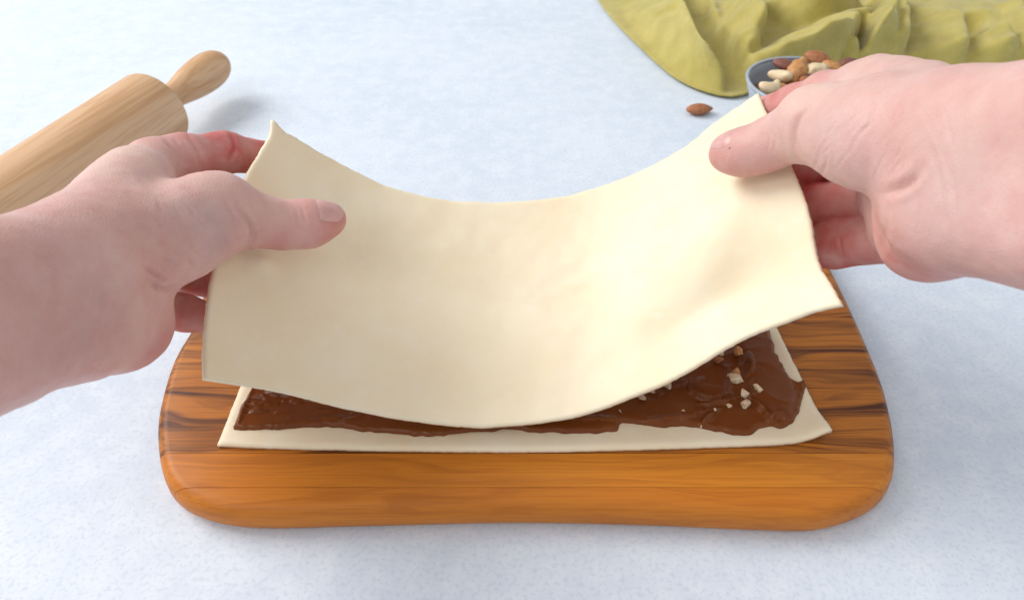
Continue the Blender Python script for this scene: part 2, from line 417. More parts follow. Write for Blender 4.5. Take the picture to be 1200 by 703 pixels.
def sheet_mid(u, v):
    b = 4*v*(1-v)
    off = np.zeros(np.broadcast(u, v).shape[:2]+(3,))
    off = off+b*np.exp(-(u/.22)**2)*np.array([-.0095, 0, .003])
    off = off+np.exp(-((u-.86)/.13)**2-((v-.48)/.20)**2)*np.array([.001, -.005, .0135])
    off = off+np.exp(-((u-.88)/.14)**2-((v-.80)/.11)**2)*np.array([0, .004, -.0110])
    off = off+np.exp(-((u-.10)/.10)**2-((v-.55)/.2)**2)*np.array([.001, -.001, .004])
    off = off+np.exp(-((u-.075)/.022)**2-((v-.56)/.045)**2)*np.array([.001, -.001, .0034])
    off = off+b*np.exp(-((u-.5)/.33)**2)*np.array([0, 0, -.006])
    return off
Sh = Bc[:, None, :]*(1-v)+Fc[:, None, :]*v+sheet_mid(u, v)
q2 = np.stack([np.broadcast_to(u[..., 0], (nu, nv))*.31, np.broadcast_to(v[..., 0], (nu, nv))*.135], -1)
rp = q2-np.array([.165, .03]); rr_ = np.linalg.norm(rp*np.array([.75, 1.3]), axis=-1)
Sh[..., 2] += .00016*np.sin(rr_*2*math.pi/.017)*np.exp(-((rr_-.045)/.03)**2)*np.exp(-((q2[..., 1]-.045)/.035)**2)     # faint ripples where the sheet bends
Sh[..., 2] += .0011*np.sin(q2[..., 0]*2*math.pi/.05+1)*np.exp(-((.31-q2[..., 0])/.09)**2)*ssv(q2[..., 1]/.135)
Sh[..., 2] += .0007*fbm(q2.reshape(-1, 2)*35, 61, 3).reshape(nu, nv)
du = np.gradient(Sh, axis=0); dv = np.gradient(Sh, axis=1)
Nm = np.cross(dv, du); Nm /= np.linalg.norm(Nm, axis=2)[..., None]
if Nm[..., 2].mean() < 0: Nm = -Nm
pxs, pys, _ = proj(Sh.reshape(-1, 3))
for tx, ty in ((380, 268), (856, 190)):
    k_ = np.argmin((pxs-tx)**2+(pys-ty)**2); dd_ = np.linalg.norm(q2.reshape(-1, 2)-q2.reshape(-1, 2)[k_], axis=1).reshape(nu, nv)
    an_ = np.arctan2(q2[..., 1]-q2.reshape(-1, 2)[k_, 1], q2[..., 0]-q2.reshape(-1, 2)[k_, 0])
    Sh = Sh+Nm*(-.0012*np.exp(-(dd_/.010)**2)+.0013*np.exp(-((dd_-.017)/.006)**2)+.0005*np.sin(an_*7+1)*np.exp(-((dd_-.026)/.012)**2))[..., None]
edge = np.minimum(np.minimum(q2[..., 0], .31-q2[..., 0]), np.minimum(q2[..., 1], .135-q2[..., 1]))
ej = np.exp(-(edge/.0009)**2)[..., None]
jj = np.stack([vnoise(q2.reshape(-1, 2)*900, s).reshape(nu, nv) for s in (71, 72, 73)], -1)
ST = .0023
topS = Sh+jj*.00022*ej-Nm*.0003*np.exp(-(edge/.0008)**2)[..., None]
botS = Sh-Nm*ST+jj*.0002*ej
cw = np.exp(-(np.linalg.norm(q2-np.array([0, 0]), axis=-1)/.0032)**2)[..., None]*np.array([-.0012, .0010, .0038])
topS = topS+cw; botS = botS+cw        # torn curl at the rear left corner
vv, ff = slab(topS.reshape(-1, 3), botS.reshape(-1, 3), nu, nv)
fn = np.cross(topS[1, 0]-topS[0, 0], topS[1, 1]-topS[0, 0])
o = mesh_obj('pastry_sheet', vv, ff if fn[2] > 0 else ff[:, ::-1], MP_)
tag(o, 'upper pastry sheet held by both hands, sagging over the chocolate', 'pastry', 'pastry sheets')
SPX = None
def sheet_z(px, py):            # depth of the sheet seen at a pixel
    global SPX
    if SPX is None: SPX = proj(Sh.reshape(-1, 3))
    i = np.argmin((SPX[0]-px)**2+(SPX[1]-py)**2); return SPX[2][i], math.hypot(SPX[0][i]-px, SPX[1][i]-py)

# ------------------------------------------------------------------ hands: smooth union of tapered bones, polygonised
def smin(a, b, k):
    h = np.maximum(k-np.abs(a-b), 0)/k
    return np.minimum(a, b)-h*h*k*.25
class Field:
    def __init__(s, parts, h=.0008):
        s.parts = parts; s.h = h
        pts = np.array([p for g in parts for pr in g['c'] for p in (pr[0]-pr[2], pr[0]+pr[2], pr[1]-pr[3], pr[1]+pr[3])])
        s.lo = pts.min(0)-.012; s.hi = pts.max(0)+.012
    @staticmethod
    def cone(p, pr):
        a, b, ra, rb = pr[:4]; e = b-a; wv = p-a
        t = np.clip((wv@e)/(e@e), 0, 1)
        q = wv-t[..., None]*e
        if len(pr) > 4 and pr[4] is not None:       # flattened along an axis
            nrm, f = pr[4]; q = q+(q@nrm)[..., None]*nrm*(f-1)
        return np.sqrt((q*q).sum(-1))-(ra+t*(rb-ra))
    def at(s, p):
        D = None
        for g in s.parts:
            E = None
            for pr in g['c']:
                d = s.cone(p, pr); E = d if E is None else smin(E, d, g['k'])
            D = E if D is None else smin(D, E, g['join'])
        return D
    def mesh(s):
        h = s.h; n = np.ceil((s.hi-s.lo)/h).astype(int)+1
        ax = [s.lo[k]+h*np.arange(n[k]) for k in range(3)]
        D = np.full(n, .05, np.float32)
        for g in s.parts:
            R_ = max(max(pr[2], pr[3]) for pr in g['c'])*1.25+max(g['k'], g['join'])+.005
            pp = np.array([p for pr in g['c'] for p in pr[:2]])
            g0 = np.maximum(((pp.min(0)-R_-s.lo)/h).astype(int), 0); g1 = np.minimum(((pp.max(0)+R_-s.lo)/h).astype(int)+2, n)
            gs = tuple(slice(g0[q], g1[q]) for q in range(3))
            E = np.full(g1-g0, .05, np.float32); e0 = g0
            for pr in g['c']:
                r = max(pr[2], pr[3])*1.25+g['k']+.004
                i0 = np.maximum(((np.minimum(pr[0], pr[1])-r-s.lo)/h).astype(int), g0); i1 = np.minimum(((np.maximum(pr[0], pr[1])+r-s.lo)/h).astype(int)+2, g1)
                p = np.stack(np.meshgrid(*[ax[q][i0[q]:i1[q]].astype(np.float32) for q in range(3)], indexing='ij'), -1)
                sl = tuple(slice(i0[q]-g0[q], i1[q]-g0[q]) for q in range(3))
                E[sl] = smin(E[sl], s.cone(p, pr).astype(np.float32), g['k'])
            D[gs] = smin(D[gs], E, g['join'])
        sg = D < 0
        cnt = sum(sg[i:n[0]-1+i, j:n[1]-1+j, k:n[2]-1+k].astype(np.int8) for i in (0, 1) for j in (0, 1) for k in (0, 1))
        act = (cnt > 0) & (cnt < 8); ii = np.argwhere(act); idx = -np.ones(act.shape, int); idx[act] = np.arange(len(ii))
        acc = np.zeros((len(ii), 3)); c = np.zeros(len(ii))
        cor = [(i, j, k) for i in (0, 1) for j in (0, 1) for k in (0, 1)]
        for a in cor:
            for b in cor:
                if sum(np.abs(np.subtract(a, b))) != 1 or a > b: continue
                d0 = D[ii[:, 0]+a[0], ii[:, 1]+a[1], ii[:, 2]+a[2]]; d1 = D[ii[:, 0]+b[0], ii[:, 1]+b[1], ii[:, 2]+b[2]]
                m = (d0 < 0) != (d1 < 0); t = np.where(m, d0/np.where(m, d0-d1, 1), 0)
                acc += np.where(m[:, None], np.array(a)+t[:, None]*(np.array(b)-np.array(a)), 0); c += m
        V = s.lo+h*(ii+acc/c[:, None])
        fs = []
        for axis in range(3):
            o1, o2 = [(1, 2), (2, 0), (0, 1)][axis]
            s0 = [slice(0, n[q]) for q in range(3)]; s1 = list(s0)
            s0[axis] = slice(0, n[axis]-1); s1[axis] = slice(1, n[axis])
            A, B = sg[tuple(s0)], sg[tuple(s1)]
            for m, fl in ((A & ~B, False), (~A & B, True)):
                e = np.argwhere(m); u1 = np.eye(3, dtype=int)[o1]; u2 = np.eye(3, dtype=int)[o2]
                q = [e-u1-u2, e-u2, e, e-u1]
                ids = np.stack([idx[x[:, 0], x[:, 1], x[:, 2]] for x in q], 1)
                fs.append(ids[:, ::-1] if fl else ids)
        return V, np.vstack(fs)
def chain(pts, rs, fl=None): return [(pts[i], pts[i+1], rs[i], rs[i+1], fl) for i in range(len(pts)-1)]
def vnormals(V, Fq):
    fnm = np.cross(V[Fq[:, 2]]-V[Fq[:, 0]], V[Fq[:, 3]]-V[Fq[:, 1]]); N = np.zeros_like(V)
    for k in range(4): np.add.at(N, Fq[:, k], fnm)
    return N/np.linalg.norm(N, axis=1)[:, None]
def relax(V, Fq, it=3, lam=.5):
    for _ in range(it):
        A = np.zeros_like(V); c = np.zeros(len(V))
        for k in range(4):
            for m in (1, 3):
                np.add.at(A, Fq[:, k], V[Fq[:, (k+m) % 4]]); np.add.at(c, Fq[:, k], 1)
        V = V+lam*(A/c[:, None]-V)
    return V
def build_hand(parts, label, creases, pinks, veins, pales, nail, swell=()):
    fld = Field(parts); V, Fq = fld.mesh(); V = relax(V, Fq, 4)
    N = vnormals(V, Fq)
    px, py, z = proj(V); facing = ((CAM-V)*N).sum(1) > 0
    bx = np.clip((px/3).astype(int)+200, 0, 899); by = np.clip((py/3).astype(int)+100, 0, 599)
    zb = np.full((900, 600), 9.0); np.minimum.at(zb, (bx[facing], by[facing]), z[facing])
    vis = facing & (z < zb[bx, by]+.006)
    Q = np.stack([px, py], 1); D = np.zeros(len(V))
    for pts, dep, wpx in creases:
        pa = np.array(pts, float); mk = np.nonzero(vis & (Q > pa.min(0)-4*wpx).all(1) & (Q < pa.max(0)+4*wpx).all(1))[0]
        if not len(mk): continue
        d, t = d_line(Q[mk], spline(pa, 16) if len(pts) > 2 else pa)
        D[mk] += dep*(-np.exp(-(d/wpx)**2)+.35*np.exp(-((d-2.1*wpx)/wpx)**2))*np.sin(np.pi*np.clip(t, .02, .98))**.6
    D = np.where(vis, D, 0)
    D += .00035*fbm(V*90, 5, 3)
    V = V+N*D[:, None]; V = relax(V, Fq, 1, .35)
    o = mesh_obj('hand', V, Fq, MS)
    for nm, lst in (('pink', pinks), ('vein', veins), ('pale', pales)):
        a = np.zeros(len(V))
        for p, r, s in lst: a = np.maximum(a, s*np.exp(-(np.linalg.norm(V-p, axis=1)/r)**2))
        a = np.clip(a*(1+.5*fbm(V*120, 8, 3)), 0, 1)
        at_ = o.data.attributes.new(nm, 'FLOAT', 'POINT'); at_.data.foreach_set('value', a.astype(np.float32))
    tag(o, label, 'hand', 'hands holding the pastry')
    # thumbnail: a curved plate on the back of the distal thumb
    base, tip, dors, ang, rr = nail
    ax = tip-base; L = np.linalg.norm(ax); ax /= L
    dors = dors-(dors@ax)*ax; dors /= np.linalg.norm(dors); sidev = np.cross(ax, dors)
    nu, nv = 15, 17; T = np.zeros((nu, nv, 3)); dirs = np.zeros((nu, nv, 3))
    for i, s_ in enumerate(np.linspace(0, 1, nu)):
        for j, th in enumerate(np.linspace(-1, 1, nv)):
            curve = (1-abs(th)**2.4)
            ss = .10-.0*curve+(s_-.0)*(.80) if True else 0
            lo_ = .16*(abs(th)**3); hi_ = 1.0-.22*(abs(th)**2.6)
            ss = lo_+(hi_-lo_)*s_
            a = th*ang; dr = dors*math.cos(a)+sidev*math.sin(a)
            c = base+ax*L*ss
            t0, t1 = 0.0, .03
            for _ in range(22):
                tm = .5*(t0+t1)
                if fld.at((c+dr*tm)[None])[0] < 0: t0 = tm
                else: t1 = tm
            T[i, j] = c+dr*(t0+rr*(1-1.9*abs(th)**5)*(1-1.8*(1-s_)**6)-.0002*(1-s_)**6); dirs[i, j] = dr
    vv, ff = slab((T).reshape(-1, 3), (T-dirs*.0012).reshape(-1, 3), nu, nv)
    f0 = np.cross(T[1, 8]-T[0, 8], T[0, 9]-T[0, 8])
    mesh_obj('nail', vv, ff if f0@dirs[0, 8] > 0 else ff[:, ::-1], MNAIL, o)
    return o
MNAIL = mat_simple('nail', (.60, .32, .30), (.67, .40, .37), .34, 200, .25, bump=.05)
def unit(a): return a/np.linalg.norm(a)

# ---- hand at the rolling pin side
W = P(78, 338, .262); El = P(-110, 398, .205); fdir = unit(El-W)
rad, uln = P(85, 308, .266), P(80, 374, .262)
L = dict(
  cmc=P(150, 290, .290), mcp=P(260, 247, .322), ip=P(330, 264, .342), tip=P(385, 257, .353),
  i0=P(172, 200, .338), i1=P(262, 179, .372), i2=P(322, 187, .398), i3=P(362, 207, .412),
  m0=P(168, 252, .356), m1=P(250, 265, .395), m2=P(300, 285, .41), m3=P(340, 300, .412),
  r0=P(165, 305, .358), r1=P(228, 322, .392), r2=P(285, 345, .40), r3=P(320, 360, .398),
  p0=P(158, 352, .345), p1=P(214, 366, .372), p2=P(262, 376, .384), p3=P(292, 383, .388))
radF, ulnF = rad+fdir*.12+UP*.001, uln+fdir*.12+UP*.001
lparts = [
 dict(k=.014, join=.01, c=[(rad, radF, .0210, .0225), (uln, ulnF, .0205, .0225),
    (rad, L['i0'], .0185, .0125), (P(95, 335, .275), L['m0'], .0165, .0130), (P(92, 370, .272), L['r0'], .0165, .0125), (uln, L['p0'], .0180, .0120),
    (P(98, 290, .274), P(160, 212, .318), .014, .0130)]),
 dict(k=.012, join=.007, c=[(L['cmc'], P(238, 258, .316), .0190, .0165), (P(100, 312, .268), L['cmc'], .0195, .0195), (P(165, 302, .292), P(215, 290, .306), .0125, .0110)]),
 dict(k=.012, join=.009, c=[(P(92, 380, .270), P(140, 378, .292), .0185, .0175), (P(140, 378, .292), P(160, 358, .318), .0175, .0130)]),
 dict(k=.007, join=.012, c=chain([P(225, 263, .314), L['mcp'], P(297, 258, .333), L['ip'], P(362, 262, .3475), L['tip']], [.0160, .0150, .0112, .0104, .0104, .0084])),
 dict(k=.005, join=.008, c=chain([P(188, 192, .346), P(215, 184, .355), L['i1'], L['i2'], L['i3']], [.0122, .0106, .0099, .0088, .0072])),
 dict(k=.005, join=.004, c=chain([L['m0'], L['m1'], L['m2'], L['m3']], [.0120, .0102, .009, .0074])),
 dict(k=.005, join=.004, c=chain([L['r0'], L['r1'], L['r2'], L['r3']], [.0115, .0098, .0088, .0072])),
 dict(k=.005, join=.004, c=chain([L['p0'], L['p1'], L['p2'], L['p3']], [.0115, .0090, .0080, .0064])),
]
Lcre = [([(279, 241), (289, 254), (296, 267), (295, 281), (287, 294)], .0016, 3.0), ([(170, 312), (186, 324), (200, 335)], .0012, 2.6), ([(178, 331), (190, 338), (204, 338)], .0014, 3),
        ([(194, 166), (207, 178), (216, 194)], .0010, 2.5), ([(203, 163), (213, 177), (222, 194)], .0006, 2), ([(220, 159), (231, 176), (236, 199)], .0010, 2.5), ([(270, 156), (275, 172), (268, 192)], .0010, 2.5),
        ([(345, 243), (349, 252), (351, 262)], .0004, 2), ([(352, 242), (356, 252), (358, 264)], .0004, 2), ([(205, 290), (222, 305), (232, 318)], .0006, 3), ([(190, 296), (200, 310), (205, 325)], .0005, 3),
        ([(265, 236), (272, 248), (276, 262)], .0004, 2.5), ([(60, 300), (64, 340), (58, 385)], .0004, 4), ([(110, 300), (118, 350), (112, 400)], .0005, 5)]
cr = random.Random(4)
for k in range(16):
    x, y = cr.uniform(165, 275), cr.uniform(235, 315); Lw = cr.uniform(8, 20); a = math.radians(cr.uniform(-62, -30)); b_ = cr.uniform(-3, 3)
    Lcre.append(([(x-Lw*math.cos(a), y+Lw*math.sin(a)), (x+b_, y-b_), (x+Lw*math.cos(a), y-Lw*math.sin(a))], cr.uniform(.00014, .00042), cr.uniform(1.2, 2.2)))
for k in range(10):
    x, y = cr.uniform(20, 130), cr.uniform(270, 420); Lw = cr.uniform(14, 34); a = math.radians(cr.uniform(62, 96))
    Lcre.append(([(x-Lw*math.cos(a), y+Lw*math.sin(a)), (x+cr.uniform(-3, 3), y), (x+Lw*math.cos(a), y-Lw*math.sin(a))], cr.uniform(.00012, .0003), cr.uniform(1.5, 2.6)))
hl = build_hand(lparts, 'left hand pinching the upper pastry sheet beside the rolling pin', Lcre,
  pinks=[(L['tip'], .016, .55), (L['i1'], .030, .75), (L['i2'], .03, .8), (L['r1'], .03, .8), (L['p1'], .025, .8), (L['m1'], .03, .8), (P(170, 405, .30), .022, .45), (P(320, 285, .34), .012, .35)],  # tip and heel are flesh pink; finger joints also carry painted shade
  veins=[(P(240, 265, .30), .014, .45), (P(120, 350, .24), .018, .25), (P(80, 390, .23), .018, .25), (P(200, 275, .29), .012, .3)],
  pales=[(P(140, 195, .31), .025, .8), (P(310, 250, .33), .01, .4), (P(235, 215, .31), .02, .35)],
  nail=(P(364, 252, .347), P(399, 259, .354), UP*.62-FW*.72+RT*.15, 1.02, .00035))

# ---- hand at the cloth side
W = P(1125, 208, .255); El = P(1270, 212, .210); fdir = unit(El-W)
rad, uln = P(1122, 163, .258), P(1120, 246, .256)
R = dict(
  cmc=P(1035, 152, .285), mcp=P(950, 147, .318), ip=P(895, 172, .340), tip=P(851, 180, .353),
  i0=P(1010, 110, .332), i1=P(930, 123, .372), i2=P(886, 135, .405), i3=P(855, 155, .42),
  m0=P(1012, 170, .350), m1=P(945, 189, .380), m2=P(905, 205, .41), m3=P(875, 210, .425),
  r0=P(1022, 232, .350), r1=P(955, 242, .377), r2=P(915, 250, .405), r3=P(885, 255, .415),
  p0=P(1034, 280, .340), p1=P(975, 287, .363), p2=P(938, 292, .385), p3=P(912, 300, .395))
radF, ulnF = rad+fdir*.10+UP*.002, uln+fdir*.10-UP*.002
rparts = [
 dict(k=.014, join=.01, c=[(rad, radF, .0230, .0235), (uln, ulnF, .0210, .0235),
    (rad, R['i0'], .0205, .0130), (P(1075, 128, .290), P(1030, 106, .318), .0165, .0130), (P(1105, 205, .266), R['m0'], .0165, .0125), (P(1105, 235, .266), P(1030, 235, .334), .0150, .0095), (uln, P(1048, 278, .320), .0170, .0100)]),
 dict(k=.012, join=.004, c=[(R['cmc'], P(962, 146, .312), .0190, .0150), (P(1090, 168, .264), R['cmc'], .0195, .0192), (P(1000, 168, .295), P(1045, 178, .280), .0150, .0150)]),
 dict(k=.012, join=.005, c=[(P(1118, 266, .266), P(1090, 272, .276), .0165, .0165), (P(1090, 272, .276), P(1066, 262, .298), .0160, .0110)]),
 dict(k=.007, join=.010, c=chain([P(975, 146, .31), R['mcp'], P(920, 160, .331), R['ip'], P(868, 179, .348), R['tip']], [.0150, .0136, .0112, .0108, .0101, .0080])),
 dict(k=.005, join=.007, c=chain([R['i0'], P(968, 112, .352), R['i1'], R['i2'], R['i3']], [.0125, .0108, .0096, .0086, .0072])),
 dict(k=.005, join=.001, c=chain([R['m0'], R['m1'], R['m2'], R['m3']], [.0124, .0122, .0105, .0074])),
 dict(k=.005, join=.0008, c=chain([R['r0'], R['r1'], R['r2'], R['r3']], [.0122, .0116, .0100, .0072])),
 dict(k=.005, join=.0008, c=chain([R['p0'], R['p1'], R['p2'], R['p3']], [.0118, .0112, .0094, .0066])),
]
Rcre = [([(948, 128), (937, 138), (931, 153), (931, 167), (936, 184)], .0012, 3.6), ([(948, 128), (937, 138), (931, 153), (931, 170)], .0004, 1.5), ([(1035, 227), (1055, 220), (1070, 210), (1080, 196)], .0018, 5.5), ([(1032, 228), (1056, 221), (1072, 209)], .0006, 1.6),
        ([(1034, 228), (1040, 250), (1037, 275), (1034, 295)], .0005, 4), ([(982, 268), (984, 281), (987, 297)], .0007, 2.0), ([(1090, 165), (1103, 215), (1106, 265)], .0004, 3), ([(1100, 160), (1115, 215), (1121, 268)], .0003, 3),
        ([(905, 155), (908, 165), (906, 178)], .0003, 2), ([(898, 158), (901, 166), (899, 178)], .0003, 2)]
cr = random.Random(3)
for k in range(30):             # fine oblique wrinkles on the ball of the thumb
    x, y = cr.uniform(958, 1060), cr.uniform(120, 205); Lw = cr.uniform(10, 24); a = math.radians(cr.uniform(42, 66)); b_ = cr.uniform(-3, 3)
    Rcre.append(([(x-Lw*math.cos(a), y+Lw*math.sin(a)), (x+b_, y+b_), (x+Lw*math.cos(a), y-Lw*math.sin(a))], cr.uniform(.00014, .00036), cr.uniform(1.2, 2.4)))
for k in range(10):             # wrist lines
    x, y = cr.uniform(1075, 1190), cr.uniform(130, 290); Lw = cr.uniform(14, 34); a = math.radians(cr.uniform(80, 112))
    Rcre.append(([(x-Lw*math.cos(a), y+Lw*math.sin(a)), (x+cr.uniform(-3, 3), y), (x+Lw*math.cos(a), y-Lw*math.sin(a))], cr.uniform(.00012, .0003), cr.uniform(1.5, 2.6)))
hr = build_hand(rparts, 'right hand gripping the pastry corner in front of the nut bowl', Rcre,
  pinks=[(R['tip'], .014, .35), (R['i1'], .025, .7), (R['m1'], .03, .9), (R['r1'], .03, .9), (R['p1'], .028, .85), (R['p0'], .018, .6), (R['r0'], .018, .6), (P(1070, 285, .27), .020, .5), (P(905, 195, .335), .012, .3)],  # fingers below the sheet get painted shade on top of their flesh pink
  veins=[(P(995, 165, .29), .016, .4), (P(1040, 195, .27), .014, .4), (P(1120, 230, .23), .02, .25)],
  pales=[(P(985, 110, .305), .03, .75), (P(1030, 100, .29), .03, .6), (P(1150, 150, .23), .04, .3)],
  nail=(P(868, 169, .346), P(836, 177, .354), UP*.60-FW*.76-RT*.12, 1.0, .0006))

# ------------------------------------------------------------------ rolling pin
def lathe(profile, n=40):       # profile: (z along axis, r)
    V = []; Fq = []
    for z_, r_ in profile:
        for k in range(n):
            a = 2*math.pi*k/n; V.append((r_*math.cos(a), r_*math.sin(a), z_))
    for i in range(len(profile)-1):
        for k in range(n):
            a = i*n+k; b = i*n+(k+1) % n; Fq.append((a, b, b+n, a+n))
    return V, Fq
PR = .032
E = G(184, 126, PR); E2 = G(0, 256, PR); pd = unit(E2-E)
pin = empty('rolling_pin', tuple(E)); pin.rotation_euler = Vector(-pd).to_track_quat('Z', 'Y').to_euler()
tag(pin, 'pale wooden rolling pin lying on the table behind the left hand', 'rolling pin')
Lp = .27
pf = [(0.0, .002)]+[(-.0+.0, .012), (-.0002, PR-.006)]+[(-.006*(1-math.sin(a)), PR-.006+.006*math.cos(a)) for a in np.linspace(math.pi/2, 0, 6)]
pf += [(-Lp*k/10, PR) for k in range(1, 10)]+[(-Lp+.006, PR), (-Lp+.002, PR-.002), (-Lp, PR-.006), (-Lp-.0002, .002)]
V, Fq = lathe(pf, 56); mesh_obj('barrel', V, Fq, MPIN, pin)
hf = [(-.004, .0075), (.004, .0088), (.012, .0094), (.022, .0108), (.034, .0135), (.046, .0152), (.056, .0155), (.064, .0142), (.070, .0112), (.0735, .007), (.075, .001)]
hk = spline(np.array([(a, b, 0) for a, b in hf]), 34)
for sgn in (1, -1):
    V, Fq = lathe([(z_, max(r_, .0006)) for z_, r_, _ in hk*np.array([1.34, 1.06, 1])], 36)
    V = [(x, y, z_ if sgn > 0 else -Lp-z_) for x, y, z_ in V]
    mesh_obj('handle', V, Fq if sgn > 0 else [f[::-1] for f in Fq], MPIN, pin)

# ------------------------------------------------------------------ olive cloth
def z4(x, y, h=0.0): return G(690+x/2.353, y/2.353, h)[:2]
edge_px = [(10, -90), (8, -40), (22, 0), (40, 30), (65, 62), (95, 95), (130, 130), (180, 178), (230, 220), (280, 248), (330, 266), (380, 276), (420, 272), (450, 262), (520, 262), (640, 250), (760, 235), (860, 230), (1000, 228), (1180, 230), (1330, 215), (1400, 100), (1380, -60), (1100, -130), (700, -150), (300, -140)]
cpoly = np.array([z4(*p) for p in edge_px]); cpoly = spline(np.vstack([cpoly, cpoly[:1]]), 160)[:-1]
x0c, y0c = cpoly.min(0); x1c, y1c = cpoly.max(0); stc = .0021
gx = np.arange(x0c-.01, x1c+.01, stc); gy = np.arange(y0c-.01, y1c+.01, stc)
XX, YY = np.meshgrid(gx, gy, indexing='ij'); Q0 = np.stack([XX.ravel(), YY.ravel()], 1)
Q = Q0+.0035*np.stack([fbm(Q0*22, 91, 3), fbm(Q0*22, 92, 3)], 1)
sdc = sd_poly(Q0, cpoly)
ss = lambda x: np.clip(x, 0, 1)**2*(3-2*np.clip(x, 0, 1))
inn = ss(-sdc/.03)
Hc = .0042+.015*ss(-sdc/.10)+.0045*inn*fbm(Q*17, 83, 3)
def zline(pts, h, n=30): return spline(np.array([z4(x, y, h) for x, y in pts]), n)
def lip(pts, hh, wl, wr):       # ridge line; a width below 0 means a round drop of that radius on that side
    global Hc
    hh *= 1.25; pl = zline(pts, hh*.75); d, t = d_line(Q, pl)
    i = np.clip((t*29).astype(int), 0, 28); tg = pl[i+1]-pl[i]; rel = Q-pl[i]
    left = tg[:, 0]*rel[:, 1]-tg[:, 1]*rel[:, 0] > 0
    prof_ = lambda w_: np.exp(-(d/w_)**1.6) if w_ > 0 else np.sqrt(np.clip(1-(d/-w_)**2, 0, 1))
    f = hh*np.where(left, prof_(wl), prof_(wr))*np.sin(np.pi*np.clip(t*.80+.10, 0, 1))**.35*(1+.10*fbm(Q*40, 95, 2))
    Hc = np.maximum(Hc, f*inn)
lip([(298, -70), (310, 10), (335, 70), (365, 125), (408, 178)], .044, -.009, .055)
lip([(252, -70), (258, 10), (280, 80), (325, 150), (385, 225)], .030, .055, -.006)
lip([(392, 178), (470, 163), (560, 133), (650, 90), (720, 48), (770, 8)], .052, .050, -.013)
lip([(460, 70), (470, 20), (455, -50)], .050, .030, -.010)
lip([(765, 10), (797, 28), (802, 58), (776, 78), (742, 62)], .058, -.009, -.009)
lip([(812, -60), (816, 40), (822, 110), (832, 190)], .050, -.013, -.011)
lip([(852, -60), (852, 40), (860, 110), (876, 190)], .043, -.011, .020)
lip([(1012, 145), (1020, 100), (1005, 55), (955, 0)], .034, .050, -.010)
lip([(990, 155), (1070, 152), (1130, 166), (1168, 182)], .034, .035, -.012)
lip([(1168, 182), (1152, 112), (1112, 75), (1065, 52)], .034, .040, -.012)
lip([(1205, 130), (1192, 50), (1150, -10)], .034, -.014, .04)
lip([(985, 205), (1060, 180), (1150, 186), (1215, 196)], .024, -.013, -.013)
lip([(560, -60), (640, -40), (720, -60)], .060, .04, .03)
ring = [(720+26*math.cos(a_), 132+26*math.sin(a_)) for a_ in np.linspace(0, 2*math.pi, 13)]
lip(ring, .036, -.0055, -.0055)
def dig(pts, dep, wd):
    global Hc
    d, t = d_line(Q, zline(pts, .012)); Hc = Hc-dep*np.exp(-(d/wd)**4)*np.sin(np.pi*np.clip(t*.9+.05, 0, 1))**.4
dig([(276, -70), (286, 10), (306, 75), (348, 138), (400, 205), (432, 246)], .070, .0120)
dig([(722, 130), (722, 140)], .05, .007)
dig([(1034, 120), (1036, 90), (1050, 68)], .045, .010)
dig([(776, 62), (770, 48)], .035, .007)
Hc = np.maximum(Hc+.0011*fbm(Q*70, 85, 3)*inn, .0036)
HH = Hc.reshape(XX.shape)
for _ in range(3):
    HH[1:-1, 1:-1] = .5*HH[1:-1, 1:-1]+.125*(HH[2:, 1:-1]+HH[:-2, 1:-1]+HH[1:-1, 2:]+HH[1:-1, :-2])
keep = (sdc < 0).reshape(XX.shape); idx = -np.ones(XX.shape, int)
cell = keep[:-1, :-1] & keep[1:, :-1] & keep[1:, 1:] & keep[:-1, 1:]
use = np.zeros(XX.shape, bool); use[:-1, :-1] |= cell; use[1:, :-1] |= cell; use[1:, 1:] |= cell; use[:-1, 1:] |= cell
idx[use] = np.arange(use.sum()); ci, cj = np.nonzero(cell)
fq = np.stack([idx[ci, cj], idx[ci+1, cj], idx[ci+1, cj+1], idx[ci, cj+1]], 1)
lean = .40*np.maximum(HH-.018, 0)*inn.reshape(XX.shape)
dsl, _t = d_line(Q0, zline([(300, -70), (315, 10), (338, 75), (372, 138), (412, 190)], .03)); dsl = dsl.reshape(XX.shape)
over = .75*np.maximum(HH-.020, 0)*np.exp(-(dsl/.022)**2)*inn.reshape(XX.shape)      # the first fold hangs over the hollow beside the hem
VT = np.stack([(XX-over)[use], (YY-lean)[use], HH[use]], 1)
be = border(fq); bi = np.unique(be); V2 = VT[:, :2].copy(); snap(V2, bi, cpoly); VT[:, :2] = V2; VT[bi, 2] = .0042
Nc = vnormals(VT, fq); Nc = Nc if Nc[:, 2].mean() > 0 else -Nc
Nn = len(VT); VB = VT-Nc*.0012
side = np.stack([be[:, 0], be[:, 0]+Nn, be[:, 1]+Nn, be[:, 1]], 1)
o = mesh_obj('cloth', np.vstack([VT, VB]), np.vstack([fq, fq[:, ::-1]+Nn, side]), MCL)
tag(o, 'crumpled olive yellow linen cloth behind the nut bowl', 'cloth')

